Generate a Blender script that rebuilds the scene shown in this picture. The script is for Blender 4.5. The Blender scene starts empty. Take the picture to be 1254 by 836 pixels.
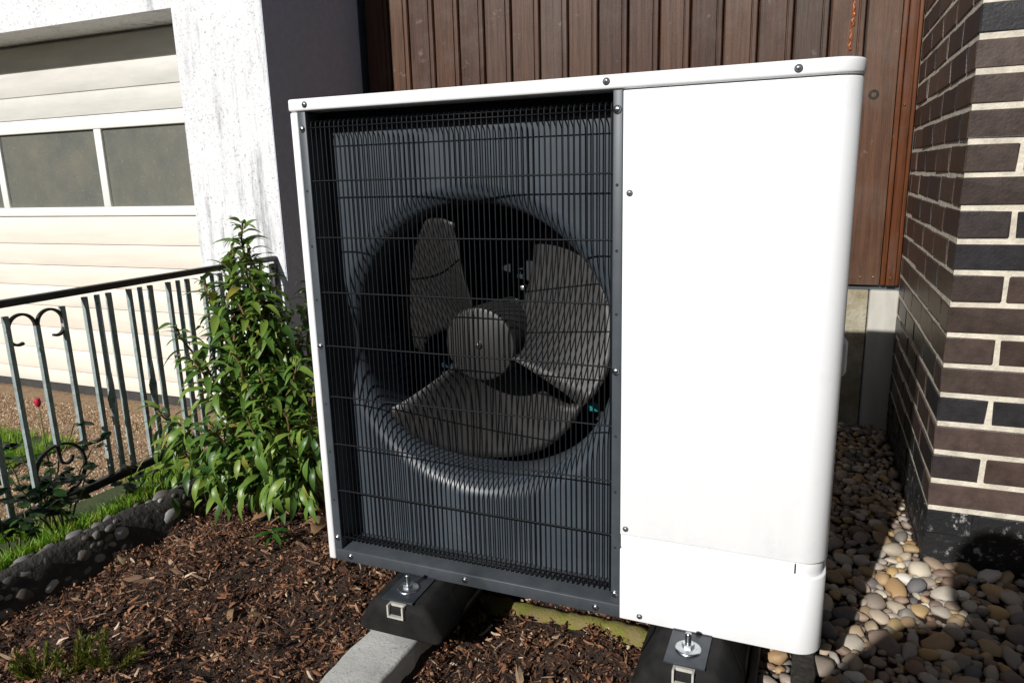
import bpy, bmesh, math, random
from mathutils import Vector, Matrix, noise
R = math.radians
scene = bpy.context.scene
COL = scene.collection
random.seed(11)

# ------------------------------------------------------------------ camera
CAM = Vector((0.34155, -1.38240, 1.11266))
YAW, PITCH, ROLL = R(22.602), R(12.834), R(-1.524)
FPX = 890.31 / 1254.0
fwd = Vector((-math.sin(YAW) * math.cos(PITCH), math.cos(YAW) * math.cos(PITCH), -math.sin(PITCH)))
rgt = Vector((math.cos(YAW), math.sin(YAW), 0)); upv = rgt.cross(fwd)
rg2 = rgt * math.cos(ROLL) + upv * math.sin(ROLL); up2 = -rgt * math.sin(ROLL) + upv * math.cos(ROLL)
cd = bpy.data.cameras.new('camera'); cam = bpy.data.objects.new('camera', cd); COL.objects.link(cam)
cam.matrix_world = Matrix(((rg2.x, up2.x, -fwd.x, CAM.x), (rg2.y, up2.y, -fwd.y, CAM.y), (rg2.z, up2.z, -fwd.z, CAM.z), (0, 0, 0, 1)))
cd.sensor_width = 36; cd.lens = 36 * FPX; cd.clip_start = 0.02; cd.clip_end = 500
scene.camera = cam

# ------------------------------------------------------------------ sky, sun, exposure
LD = Vector((0.231, 1.0, -0.59)).normalized()            # direction the sunlight travels
w = bpy.data.worlds.new('World'); scene.world = w; w.use_nodes = True
nt = w.node_tree; nt.nodes.clear()
sky = nt.nodes.new('ShaderNodeTexSky'); sky.sky_type = 'NISHITA'; sky.sun_disc = False
sky.sun_elevation = math.asin(-LD.z); sky.sun_rotation = math.atan2(-LD.x, -LD.y)
bg = nt.nodes.new('ShaderNodeBackground'); bg.inputs[1].default_value = 0.05
wo = nt.nodes.new('ShaderNodeOutputWorld')
nt.links.new(sky.outputs[0], bg.inputs[0]); nt.links.new(bg.outputs[0], wo.inputs[0])
sd = bpy.data.lights.new('sun', 'SUN'); sd.energy = 5.0; sd.angle = R(0.53); sd.color = (1.0, 0.98, 0.945)
sun = bpy.data.objects.new('sun', sd); COL.objects.link(sun); sun.location = (-3, -8, 6)
sun.rotation_euler = LD.to_track_quat('-Z', 'Y').to_euler()
vs = scene.view_settings; vs.view_transform = 'Standard'; vs.look = 'None'; vs.gamma = 1; vs.exposure = -0.08
vs.use_curve_mapping = False

# ------------------------------------------------------------------ helpers
def hit(px, py, ax, val):
    """photo pixel (1254x836) -> point on the plane axis==val"""
    d = fwd + rg2 * ((px - 627) / 890.31) - up2 * ((py - 418) / 890.31)
    return CAM + d * ((val - CAM[ax]) / d[ax])

def tag(o, label=None, cat=None, group=None, kind=None):
    if label: o['label'] = label
    if cat: o['category'] = cat
    if group: o['group'] = group
    if kind: o['kind'] = kind
    return o

def thing(name, label, cat, loc=(0, 0, 0), group=None):
    o = bpy.data.objects.new(name, None); COL.objects.link(o); o.location = loc
    o.empty_display_size = 0.05
    return tag(o, label, cat, group)

def link(name, me, parent=None, m=None):
    o = bpy.data.objects.new(name, me); COL.objects.link(o)
    if parent is not None:
        o.parent = parent
        l = Vector(parent.location)
        if parent.parent is None and parent.type == 'EMPTY':
            o.matrix_parent_inverse = Matrix.Translation(-l)
    if m is not None and not me.materials: me.materials.append(m)
    return o

def smooth(me, on=True):
    me.polygons.foreach_set('use_smooth', [on] * len(me.polygons)); return me

class MB:
    def __init__(s): s.v = []; s.f = []
    def add(s, vs_, fs):
        n = len(s.v); s.v += [tuple(a) for a in vs_]; s.f += [tuple(i + n for i in f) for f in fs]; return s
    def box(s, a, b):
        x0, y0, z0 = a; x1, y1, z1 = b
        return s.add([(x0, y0, z0), (x1, y0, z0), (x1, y1, z0), (x0, y1, z0), (x0, y0, z1), (x1, y0, z1), (x1, y1, z1), (x0, y1, z1)],
                     [(0, 3, 2, 1), (4, 5, 6, 7), (0, 1, 5, 4), (1, 2, 6, 5), (2, 3, 7, 6), (3, 0, 4, 7)])
    def prism(s, poly, z0, z1):
        n = len(poly)
        return s.add([(x, y, z0) for x, y in poly] + [(x, y, z1) for x, y in poly],
                     [tuple(reversed(range(n))), tuple(range(n, 2 * n))] + [(i, (i + 1) % n, n + (i + 1) % n, n + i) for i in range(n)])
    def tube(s, path, r, n=6, cap=True, twist=0.0):
        pts = [Vector(p) for p in path]; rr = r if isinstance(r, (list, tuple)) else [r] * len(pts)
        base = len(s.v); prev = None
        for i, p in enumerate(pts):
            t = (pts[min(i + 1, len(pts) - 1)] - pts[max(i - 1, 0)]).normalized()
            if prev is None:
                a = Vector((0, 0, 1)) if abs(t.z) < .9 else Vector((1, 0, 0))
                u = t.cross(a).normalized()
            else:
                u = (prev - t * prev.dot(t)).normalized()
            prev = u; v = t.cross(u)
            for k in range(n):
                an = 2 * math.pi * (k + .5) / n + twist * i
                s.v.append(tuple(p + (u * math.cos(an) + v * math.sin(an)) * rr[i]))
        for i in range(len(pts) - 1):
            for k in range(n):
                a = base + i * n + k; b = base + i * n + (k + 1) % n
                s.f.append((a, b, b + n, a + n))
        if cap:
            s.f.append(tuple(base + k for k in reversed(range(n))))
            s.f.append(tuple(base + (len(pts) - 1) * n + k for k in range(n)))
        return s
    def lathe(s, prof, c, n=24, axis='y', close=False):
        """profile [(r, h)] round an axis through c; h runs along the axis"""
        base = len(s.v); c = Vector(c)
        for r_, h in prof:
            for k in range(n):
                a = 2 * math.pi * k / n
                d = Vector((math.cos(a) * r_, h, math.sin(a) * r_)) if axis == 'y' else Vector((math.cos(a) * r_, math.sin(a) * r_, h))
                s.v.append(tuple(c + d))
        for i in range(len(prof) - 1):
            for k in range(n):
                a = base + i * n + k; b = base + i * n + (k + 1) % n
                s.f.append((a, b, b + n, a + n) if axis == 'z' else (a, a + n, b + n, b))
        if close:
            e = [base + k for k in range(n)]; e2 = [base + (len(prof) - 1) * n + k for k in range(n)]
            s.f.append(tuple(e)); s.f.append(tuple(reversed(e2)))
        return s
    def mesh(s, name='m', sm=False, fix=True):
        me = bpy.data.meshes.new(name); me.from_pydata(s.v, [], s.f); me.update()
        if fix:
            b = bmesh.new(); b.from_mesh(me); bmesh.ops.recalc_face_normals(b, faces=b.faces); b.to_mesh(me); b.free()
        if sm: smooth(me)
        return me
    def build(s, name, m, parent=None, sm=False, bevel=0, fix=True, seg=2):
        o = link(name, s.mesh(name, sm, fix), parent, m)
        if bevel:
            md = o.modifiers.new('b', 'BEVEL'); md.width = bevel; md.segments = seg; md.limit_method = 'ANGLE'; md.angle_limit = R(35)
            if seg > 1: smooth(o.data); 
        return o

# ------------------------------------------------------------------ materials
def nodes(name):
    m = bpy.data.materials.new(name); m.use_nodes = True
    t = m.node_tree; b = t.nodes['Principled BSDF']
    return m, t, b
def N(t, kind, **kw):
    n = t.nodes.new(kind)
    for k, v in kw.items():
        if k.startswith('i_'):
            key = k[2:]; key = int(key) if key.isdigit() else key.replace('_', ' ')
            n.inputs[key].default_value = v
        else: setattr(n, k, v)
    return n
def ramp(t, src, stops):
    r = N(t, 'ShaderNodeValToRGB'); e = r.color_ramp.elements
    while len(e) < len(stops): e.new(.5)
    for el, (p, c) in zip(e, stops): el.position = p; el.color = (*c, 1) if len(c) == 3 else c
    if src is not None: t.links.new(src, r.inputs[0])
    return r
def mix(t, fac, a, b, mode='MIX'):
    n = N(t, 'ShaderNodeMix', data_type='RGBA', blend_type=mode)
    for sck, v in ((n.inputs[0], fac), (n.inputs[6], a), (n.inputs[7], b)):
        if hasattr(v, 'is_linked') or hasattr(v, 'links'): t.links.new(v, sck)
        elif isinstance(v, (int, float)): sck.default_value = v
        else: sck.default_value = (*v, 1)
    return n.outputs[2]
def coords(t, scale=(1, 1, 1), kind='Object'):
    tc = N(t, 'ShaderNodeTexCoord'); mp = N(t, 'ShaderNodeMapping'); mp.inputs['Scale'].default_value = scale
    t.links.new(tc.outputs[kind], mp.inputs[0]); return mp.outputs[0]
def noise_n(t, vec, scale, detail=5, rough=.6, dist=0):
    n = N(t, 'ShaderNodeTexNoise', i_Scale=scale, i_Detail=detail, i_Roughness=rough, i_Distortion=dist)
    t.links.new(vec, n.inputs['Vector']); return n.outputs['Fac']
def bump(t, b, h, strength=.3, dist=.01):
    n = N(t, 'ShaderNodeBump', i_Strength=strength, i_Distance=dist); t.links.new(h, n.inputs['Height'])
    prev = b.inputs['Normal'].links[0].from_socket if b.inputs['Normal'].is_linked else None
    if prev: t.links.new(prev, n.inputs['Normal'])
    t.links.new(n.outputs[0], b.inputs['Normal'])
def simple(name, c1, c2=None, rough=.5, scale=8, metal=0, bstr=0, bscale=60, bdist=.003, spec=None, stretch=(1, 1, 1), lo=.35, hi=.65):
    m, t, b = nodes(name)
    v = coords(t, stretch)
    if c2 is None: c2 = tuple(x * .85 for x in c1)
    r = ramp(t, noise_n(t, v, scale), [(lo, c1), (hi, c2)]); t.links.new(r.outputs[0], b.inputs['Base Color'])
    b.inputs['Roughness'].default_value = rough; b.inputs['Metallic'].default_value = metal
    if spec is not None: b.inputs['Specular IOR Level'].default_value = spec
    if bstr: bump(t, b, noise_n(t, v, bscale, 4), bstr, bdist)
    return m
def varied(name, stops, rough=.5, by='obj', tint=.25, tscale=30, bstr=.2, bscale=80, bdist=.002, trans=0, stretch=(1, 1, 1), spec=None):
    """colour per object (Object Info) or per island, with a grain on top"""
    m, t, b = nodes(name)
    src = N(t, 'ShaderNodeObjectInfo').outputs['Random'] if by == 'obj' else N(t, 'ShaderNodeNewGeometry').outputs['Random Per Island']
    r = ramp(t, src, stops); r.color_ramp.interpolation = 'LINEAR'
    v = coords(t, stretch)
    g = ramp(t, noise_n(t, v, tscale, 5, .65), [(.3, (1 - tint,) * 3), (.7, (1 + tint * .6,) * 3)])
    t.links.new(mix(t, 1.0, r.outputs[0], g.outputs[0], 'MULTIPLY'), b.inputs['Base Color'])
    b.inputs['Roughness'].default_value = rough
    if spec is not None: b.inputs['Specular IOR Level'].default_value = spec
    if bstr: bump(t, b, noise_n(t, v, bscale, 4), bstr, bdist)
    if trans:
        b.inputs['Subsurface Weight'].default_value = 0
        tr = N(t, 'ShaderNodeBsdfTranslucent'); t.links.new(r.outputs[0], tr.inputs[0])
        ms = N(t, 'ShaderNodeMixShader', i_0=trans); o = t.nodes['Material Output']
        t.links.new(b.outputs[0], ms.inputs[1]); t.links.new(tr.outputs[0], ms.inputs[2]); t.links.new(ms.outputs[0], o.inputs[0])
    return m

M = {}
# powder-coated white sheet, faint runs of dust
m, t, b = nodes('white_sheet'); v = coords(t, (1, 1, 1))
n1 = noise_n(t, coords(t, (14, 14, .8)), 2.2, 4); d1 = ramp(t, n1, [(.35, (.87, .875, .88)), (.75, (.83, .84, .85))])
n2 = ramp(t, noise_n(t, v, 7, 6, .7), [(.56, (1, 1, 1)), (.80, (.86, .87, .88))])
t.links.new(mix(t, 1.0, d1.outputs[0], n2.outputs[0], 'MULTIPLY'), b.inputs['Base Color'])
b.inputs['Roughness'].default_value = .42; bump(t, b, noise_n(t, v, 600, 2), .05, .0005); M['white'] = m
M['charcoal'] = simple('charcoal_sheet', (.050, .060, .072), (.066, .077, .090), .45, 20, bstr=.05, bscale=500, bdist=.0005)
M['slate'] = simple('slate_plastic', (.043, .055, .068), (.056, .069, .083), .40, 9, bstr=.04, bscale=400, bdist=.0005)
M['ledge'] = simple('dusty_charcoal', (.040, .047, .056), (.062, .068, .074), .5, 30, bstr=.06, lo=.3, hi=.8)
M['wire'] = simple('black_wire', (.005, .006, .008), (.008, .009, .011), .55, 60, spec=.2)
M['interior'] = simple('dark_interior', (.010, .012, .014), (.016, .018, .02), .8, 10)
m = simple('fan_plastic', (.024, .0235, .0235), (.031, .030, .029), .48, 14, bstr=.05, bscale=700, bdist=.0006); M['fan'] = m
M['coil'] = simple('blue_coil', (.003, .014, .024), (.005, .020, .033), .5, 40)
M['coil_side'] = simple('blue_fins', (.05, .19, .32), (.07, .25, .40), .4, 40)  # coil blue brightened in the colour, as no sun reaches this side
M['teal'] = simple('teal_clip', (.01, .15, .17), (.02, .20, .22), .4, 40)
M['steel'] = simple('zinc_steel', (.62, .64, .66), (.48, .50, .52), .28, 90, metal=1)
M['zinc'] = simple('dull_zinc', (.52, .50, .45), (.42, .41, .37), .5, 60)
M['screw_grey'] = simple('grey_screw', (.36, .38, .40), (.25, .27, .29), .35, 90, metal=.8)
M['bracket'] = simple('grey_bracket', (.035, .042, .052), (.05, .058, .068), .3, 40, metal=.3)
M['rubber'] = simple('recycled_rubber', (.006, .006, .0065), (.017, .016, .015), .8, 18, spec=.25, bstr=.5, bscale=260, bdist=.002)
m, t, b = nodes('cast_concrete'); v = coords(t)
c = ramp(t, noise_n(t, v, 6, 8, .7), [(.3, (.42, .415, .39)), (.7, (.62, .61, .575))])
sp = ramp(t, noise_n(t, v, 140, 3, .7), [(.28, (.45, .45, .45)), (.42, (1, 1, 1))])
t.links.new(mix(t, 1, c.outputs[0], sp.outputs[0], 'MULTIPLY'), b.inputs['Base Color']); b.inputs['Roughness'].default_value = .9
bump(t, b, noise_n(t, v, 90, 6, .7), .5, .004); M['concrete'] = m
m, t, b = nodes('mossy_concrete'); v = coords(t)
c = ramp(t, noise_n(t, v, 14, 6, .7), [(.36, (.30, .22, .13)), (.48, (.26, .22, .06)), (.62, (.22, .25, .03)), (.75, (.07, .045, .025))])
t.links.new(c.outputs[0], b.inputs['Base Color']); b.inputs['Roughness'].default_value = .95
bump(t, b, noise_n(t, v, 120, 6, .8), .9, .01); M['moss'] = m
M['rough_concrete'] = simple('rough_concrete', (.25, .21, .13), (.38, .35, .27), .95, 16, bstr=.8, bscale=70, bdist=.01)
M['pale_concrete'] = simple('pale_concrete', (.48, .46, .41), (.40, .38, .34), .85, 6, bstr=.2, bscale=60, bdist=.003, stretch=(3, 3, .6))
# stucco with soot streaks
m, t, b = nodes('white_stucco'); v = coords(t)
c = ramp(t, noise_n(t, v, 2.3, 7, .7), [(.3, (.86, .865, .87)), (.7, (.76, .765, .775))])
pit = ramp(t, noise_n(t, v, 80, 5, .8), [(.33, (.34, .35, .37)), (.44, (1, 1, 1))])
st = ramp(t, noise_n(t, coords(t, (9, 9, .9)), 2.0, 7, .75), [(.50, (1, 1, 1)), (.68, (.40, .41, .43))])
msk = ramp(t, noise_n(t, coords(t, (2.2, 2.2, 1)), 1.6, 3, .5), [(.42, (0, 0, 0)), (.58, (1, 1, 1))])
c2 = mix(t, 1, c.outputs[0], pit.outputs[0], 'MULTIPLY')
c3 = mix(t, msk.outputs[0], c2, mix(t, 1, c2, st.outputs[0], 'MULTIPLY'))
t.links.new(c3, b.inputs['Base Color']); b.inputs['Roughness'].default_value = .95
bump(t, b, noise_n(t, v, 70, 6, .8), .55, .009); M['stucco'] = m
m, t, b = nodes('shade_blue_stucco'); v = coords(t)
c = ramp(t, noise_n(t, v, 30, 7, .75), [(.3, (.66, .70, .84)), (.7, (.80, .84, .95))])  # white stucco with the blue of its shaded side put into the colour
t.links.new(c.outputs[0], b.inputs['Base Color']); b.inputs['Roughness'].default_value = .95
bump(t, b, noise_n(t, v, 45, 6, .75), .9, .014); M['stucco_shade'] = m
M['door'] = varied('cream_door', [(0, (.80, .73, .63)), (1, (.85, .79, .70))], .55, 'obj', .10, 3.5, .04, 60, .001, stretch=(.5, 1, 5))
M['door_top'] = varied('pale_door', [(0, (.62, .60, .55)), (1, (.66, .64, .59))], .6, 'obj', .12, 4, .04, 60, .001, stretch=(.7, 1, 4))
M['door_frame'] = simple('door_frame_white', (.84, .84, .81), (.79, .785, .75), .5, 5)
m, t, b = nodes('dusty_pane'); v = coords(t)
c = ramp(t, noise_n(t, v, 5, 7, .7), [(.3, (.115, .125, .115)), (.7, (.19, .18, .145))])
sp = ramp(t, noise_n(t, v, 110, 4, .7), [(.60, (0, 0, 0)), (.74, (1, 1, 1))])
t.links.new(mix(t, sp.outputs[0], c.outputs[0], (.34, .33, .28)), b.inputs['Base Color']); b.inputs['Roughness'].default_value = .35
M['pane'] = m
# varnished planks
def wood(name, cols, streak=False, rough=.42):
    m, t, b = nodes(name); oi = N(t, 'ShaderNodeObjectInfo')
    base = ramp(t, oi.outputs['Random'], cols)
    tc = N(t, 'ShaderNodeTexCoord'); ad = N(t, 'ShaderNodeVectorMath', operation='ADD'); sc = N(t, 'ShaderNodeVectorMath', operation='SCALE', i_Scale=9)
    cx = N(t, 'ShaderNodeCombineXYZ'); t.links.new(oi.outputs['Random'], cx.inputs[0]); t.links.new(oi.outputs['Random'], cx.inputs[2])
    t.links.new(cx.outputs[0], sc.inputs[0]); t.links.new(tc.outputs['Object'], ad.inputs[0]); t.links.new(sc.outputs[0], ad.inputs[1])
    mp = N(t, 'ShaderNodeMapping'); mp.inputs['Scale'].default_value = (30, 12, 1.3); t.links.new(ad.outputs[0], mp.inputs[0])
    g1 = noise_n(t, mp.outputs[0], 2.2, 8, .72, .8)
    gr = ramp(t, g1, [(.26, (.30, .26, .24)), (.52, (1, 1, 1)), (.76, (1.5, 1.42, 1.35))])
    c = mix(t, 1, base.outputs[0], gr.outputs[0], 'MULTIPLY')
    wz = ramp(t, noise_n(t, ad.outputs[0], 3.2, 6, .65), [(.5, (0, 0, 0)), (.8, (.55, .55, .55))])
    c = mix(t, wz.outputs[0], c, (.14, .105, .085))
    wp = ramp(t, noise_n(t, ad.outputs[0], 11, 5, .7), [(.64, (0, 0, 0)), (.80, (.6, .6, .6))])
    c = mix(t, wp.outputs[0], c, (.30, .27, .25))
    t.links.new(c, b.inputs['Base Color']); b.inputs['Roughness'].default_value = rough; b.inputs['Specular IOR Level'].default_value = .3
    bump(t, b, g1, .45, .004); return m
M['plank'] = wood('brown_plank', [(0, (.050, .021, .012)), (.25, (.088, .042, .024)), (.45, (.064, .039, .029)), (.7, (.100, .046, .024)), (.85, (.058, .024, .013)), (1, (.088, .055, .041))])
M['trim_wood'] = wood('red_trim', [(0, (.105, .036, .015)), (1, (.125, .043, .017))], rough=.4)
M['grey_wood'] = simple('grey_board', (.10, .095, .085), (.17, .16, .145), .9, 12, bstr=.5, bscale=30, stretch=(6, .6, 6))
M['dark_timber'] = simple('dark_timber', (.020, .018, .015), (.05, .044, .036), .95, 60, bstr=.9, bscale=90, bdist=.006)
M['resin'] = simple('orange_resin', (.38, .10, .015), (.20, .045, .01), .35, 40, bstr=.5)
M['brass'] = simple('brass_nail', (.75, .52, .18), (.6, .4, .12), .3, 80, metal=1)
def brick_mat(name, cols, rough):
    m = varied(name, cols, rough, 'obj', .38, 26, .3, 110, .003, spec=.5); return m
M['brick'] = brick_mat('clinker', [(0, (.022, .021, .024)), (.22, (.030, .027, .029)), (.40, (.052, .034, .027)), (.60, (.070, .048, .040)), (.8, (.098, .068, .058)), (1, (.066, .042, .034))], .42)
M['mortar'] = simple('cream_mortar', (.74, .68, .56), (.50, .45, .37), .95, 22, bstr=.8, bscale=140, bdist=.004)
m, t, b = nodes('bitumen'); v = coords(t)
sp = ramp(t, noise_n(t, v, 48, 6, .8), [(.55, (.010, .010, .011)), (.63, (.38, .38, .38))])
ms = ramp(t, noise_n(t, v, 9, 3, .5), [(.42, (0, 0, 0)), (.56, (1, 1, 1))])
t.links.new(mix(t, ms.outputs[0], (.010, .010, .011), sp.outputs[0]), b.inputs['Base Color']); b.inputs['Roughness'].default_value = .55
bump(t, b, noise_n(t, v, 60, 5, .7), .5, .004); M['bitumen'] = m
PEB = [(0, (.15, .135, .12)), (.10, (.40, .34, .26)), (.20, (.42, .26, .12)), (.30, (.20, .19, .18)), (.40, (.64, .56, .44)), (.50, (.24, .15, .10)), (.60, (.13, .13, .135)), (.70, (.52, .35, .15)), (.78, (.28, .21, .16)), (.86, (.36, .32, .27)), (.93, (.19, .125, .09)), (1, (.80, .76, .68))]
M['pebble'] = varied('river_pebble', PEB, .62, 'obj', .3, 40, .12, 150, .001, spec=.35)
M['pebble_i'] = varied('river_pebble_mass', PEB, .62, 'isl', .3, 40, .12, 150, .001, spec=.35)
M['stone'] = varied('edging_stone', [(0, (.07, .07, .07)), (.25, (.20, .18, .155)), (.45, (.11, .085, .07)), (.7, (.26, .25, .25)), (.85, (.42, .41, .40)), (1, (.06, .065, .075))], .8, 'obj', .3, 40, .3, 90, .003)
M['old_mortar'] = simple('old_mortar', (.030, .027, .024), (.055, .050, .045), .95, 25, bstr=.8, bscale=60, bdist=.01)
M['soil'] = simple('mulch_soil', (.020, .011, .007), (.065, .033, .019), .95, 22, bstr=1, bscale=70, bdist=.02)
CH = [(0, (.016, .008, .005)), (.25, (.055, .022, .011)), (.55, (.165, .066, .030)), (.80, (.30, .14, .07)), (.95, (.40, .24, .14)), (1, (.66, .52, .38))]
M['chip_i'] = varied('bark_mass', CH, .85, 'isl', .4, 120, .4, 200, .002, stretch=(1, 1, 1))
M['chip'] = varied('bark_piece', [(0, (.12, .065, .036)), (.5, (.22, .135, .08)), (.8, (.38, .27, .17)), (1, (.50, .42, .33))], .85, 'obj', .4, 90, .4, 150, .002)
M['drive'] = simple('gravel_soil', (.20, .125, .07), (.33, .23, .14), .95, 40, bstr=.8, bscale=120, bdist=.01)
M['grit_i'] = varied('fine_gravel', [(0, (.16, .09, .05)), (.4, (.32, .20, .11)), (.75, (.44, .31, .19)), (1, (.58, .48, .36))], .85, 'isl', .2, 60, 0)
M['sill'] = simple('door_sill', (.035, .034, .034), (.055, .052, .05), .8, 20)
M['earth'] = simple('garden_earth', (.05, .06, .025), (.09, .075, .04), .95, 3, bstr=.4, bscale=20, bdist=.02)
M['lawn'] = simple('lawn_soil', (.03, .05, .012), (.05, .07, .018), .95, 12, bstr=.5, bscale=50, bdist=.01)
M['grass_i'] = varied('grass_blade', [(0, (.10, .24, .014)), (.55, (.20, .40, .025)), (.85, (.36, .46, .06)), (1, (.45, .38, .14))], .5, 'isl', .1, 5, 0, trans=.35)
LEAF = [(0, (.038, .095, .018)), (.3, (.082, .170, .028)), (.65, (.150, .255, .040)), (.95, (.22, .31, .055)), (.99, (.30, .27, .05)), (1, (.28, .16, .05))]
M['leaf'] = varied('shrub_leaf', LEAF, .40, 'obj', .2, 40, .15, 60, .001, trans=.22, spec=.5)
M['leaf_i'] = varied('shrub_leaf_mass', LEAF, .40, 'isl', .2, 40, .15, 60, .001, trans=.22, spec=.5)
M['rose_leaf'] = varied('rose_leaf', [(0, (.012, .035, .010)), (.6, (.025, .07, .014)), (1, (.06, .14, .02))], .4, 'isl', .2, 40, .1, 60, .001, trans=.25)
M['sprig_leaf'] = varied('sprig_leaf', [(0, (.02, .075, .012)), (1, (.05, .14, .02))], .28, 'obj', .2, 40, .1, 60, .001, trans=.2)
M['juniper'] = varied('juniper_needle', [(0, (.05, .10, .015)), (.5, (.14, .19, .02)), (1, (.30, .28, .03))], .6, 'isl', .1, 40, 0, trans=.2)
M['stem'] = simple('brown_stem', (.11, .065, .028), (.20, .12, .045), .8, 30, bstr=.3)
M['stem_green'] = simple('green_stem', (.10, .12, .03), (.17, .14, .05), .7, 30)
M['rose'] = simple('rose_petal', (.55, .012, .05), (.42, .01, .03), .5, 30)
M['dry_leaf'] = varied('dry_leaf', [(0, (.16, .085, .04)), (.5, (.26, .15, .07)), (1, (.35, .24, .14))], .8, 'obj', .3, 50, .3, 60, .002)
m, t, b = nodes('old_iron'); v = coords(t)
c = ramp(t, noise_n(t, v, 24, 7, .75), [(.42, (.24, .30, .30)), (.58, (.40, .46, .46)), (.66, (.055, .060, .062))])
t.links.new(c.outputs[0], b.inputs['Base Color']); b.inputs['Roughness'].default_value = .5; b.inputs['Metallic'].default_value = .15
bump(t, b, noise_n(t, v, 130, 4), .3, .002); M['iron'] = m
M['iron_dark'] = simple('dark_iron', (.030, .030, .032), (.055, .052, .05), .5, 30, metal=.2, bstr=.2, bscale=120)
M['jacket'] = simple('dark_jacket', (.03, .04, .06), (.04, .05, .07), .9, 20)
M['skin'] = simple('skin', (.45, .27, .19), (.40, .23, .16), .55, 20)
M['black_plastic'] = simple('black_plastic', (.015, .015, .016), (.02, .02, .02), .4, 30)
M['bark'] = simple('tree_bark', (.06, .045, .03), (.11, .085, .06), .9, 20, bstr=.7, bscale=40, stretch=(4, 4, .7))

# ------------------------------------------------------------------ the ground
def terrain(name, x0, x1, y0, y1, step, fn, m):
    nx = max(2, int((x1 - x0) / step)); ny = max(2, int((y1 - y0) / step))
    v = []
    for j in range(ny + 1):
        for i in range(nx + 1):
            x = x0 + (x1 - x0) * i / nx; y = y0 + (y1 - y0) * j / ny; v.append((x, y, fn(x, y)))
    f = [(j * (nx + 1) + i, j * (nx + 1) + i + 1, (j + 1) * (nx + 1) + i + 1, (j + 1) * (nx + 1) + i) for j in range(ny) for i in range(nx)]
    me = bpy.data.meshes.new(name); me.from_pydata(v, [], f); me.update(); smooth(me)
    return tag(link(name, me, None, m), kind='structure')
def nz(x, y, s=1.0, o=0): return noise.noise(Vector((x * s + o, y * s - o, o * .37)))
def mulch_z(x, y):
    z = .02 + .022 * nz(x, y, 2.1, 3) + .022 * nz(x, y, 6.3, 5) + .014 * nz(x, y, 17, 7) + .006 * nz(x, y, 41, 7)
    if x < -.60: z += .025 * min(1, (-.60 - x) / .35)
    if x < -1.30: z -= .035 * min(1, (-1.30 - x) / .15)
    if x > -.45: z -= .035 * min(1, (x + .45) / .08)
    return z
def drive_z(x, y): return -.045 - .032 * max(0, y) + .006 * nz(x, y, 3, 2)
def peb_z(x, y): return -.012 + .010 * nz(x, y, 4, 9)

g = MB(); g.add([(-120, -120, -.22), (120, -120, -.22), (120, 120, -.22), (-120, 120, -.22)], [(0, 1, 2, 3)])
tag(g.build('ground', M['earth'], fix=False), kind='structure')
mulch = terrain('mulch_bed', -1.60, .27, -1.6, 2.03, .02, mulch_z, M['soil'])
peb = terrain('pebble_bed', .27, 2.6, -2.2, 2.03, .05, peb_z, M['soil'])
drive = terrain('gravel_drive', -6.2, -2.02, -2.5, 1.60, .06, drive_z, M['drive'])
def lawn_z(x, y):
    z = drive_z(x, y) + .012
    if x > -2.16:
        k = min(1, max(0, (x + 1.88) / .24)); z += (.105 - z) * k * k * (3 - 2 * k)
    return z
lawn = terrain('lawn_verge', -2.16, -1.61, -1.6, 1.26, .05, lawn_z, M['lawn'])
lawn2 = terrain('lawn_patch', -5.0, -2.80, -1.6, .82, .06, lawn_z, M['lawn'])
path = terrain('garden_ground', -6.2, 2.6, -9.0, -2.2, .5, lambda x, y: -.03, M['earth'])

# ------------------------------------------------------------------ house with garage
YC, YD = 1.27, 1.51
XC, XJ, ZS = -1.862, -2.362, 1.878
hs = thing('garage_building', 'white stucco garage building with a sectional door recessed in its front', 'building', (-3.6, 1.6, -.1))
wl = MB(); wl.box((XJ, YC, -.2), (XC - .0031, 1.75, 3.1)); wl.box((-6.4, YC, ZS), (XJ - .0005, 1.75, 3.1)); wl.box((-6.4, YC, -.2), (-5.2, 1.75, ZS - .0005))
wl.build('front_wall', M['stucco'], hs)
sw = MB(); sw.box((XC - .003, YC + .0015, -.2), (XC, 1.990, 3.1)); sw.build('side_wall', M['stucco_shade'], hs)
sw = MB(); sw.box((XC - .02, 1.991, -.2), (XC + .004, 2.05, 3.1)); sw.build('corner_strip', M['charcoal'], hs)
rf = MB(); rf.box((-6.6, 1.10, 3.1), (XC + .02, 6, 3.25)); rf.build('roof', M['concrete'], hs)
rf = MB(); rf.box((-6.4, 1.75, -.2), (XC - .004, 6, 3.098)); rf.build('rear_block', M['stucco_shade'], hs)
dr = MB(); dr.box((-5.2, YD + .03, -.2), (XJ, YD + .06, ZS)); door = dr.build('garage_door', M['door_frame'], hs)
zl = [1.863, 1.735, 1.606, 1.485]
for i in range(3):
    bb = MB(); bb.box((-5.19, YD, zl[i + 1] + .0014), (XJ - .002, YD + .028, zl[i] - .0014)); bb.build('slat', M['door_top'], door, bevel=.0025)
zl = [.952, .797, .674, .552, .432, .300, .168, .036, -.048]
for i in range(8):
    bb = MB(); bb.box((-5.19, YD, zl[i + 1] + .0014), (XJ - .002, YD + .028, zl[i] - .0014)); bb.build('slat', M['door'], door, bevel=.0025)
fr = MB(); fr.box((-5.19, YD - .006, 1.412), (XJ - .002, YD + .03, 1.482)); fr.box((-5.19, YD - .006, .955), (XJ - .002, YD + .03, 1.004))
for xm in (-2.575, -3.226, -4.05, -4.85): fr.box((xm - .026, YD - .003, 1.0045), (xm + .026, YD + .029, 1.4115))
fr.build('window_frame', M['door_frame'], door, bevel=.004)
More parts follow.
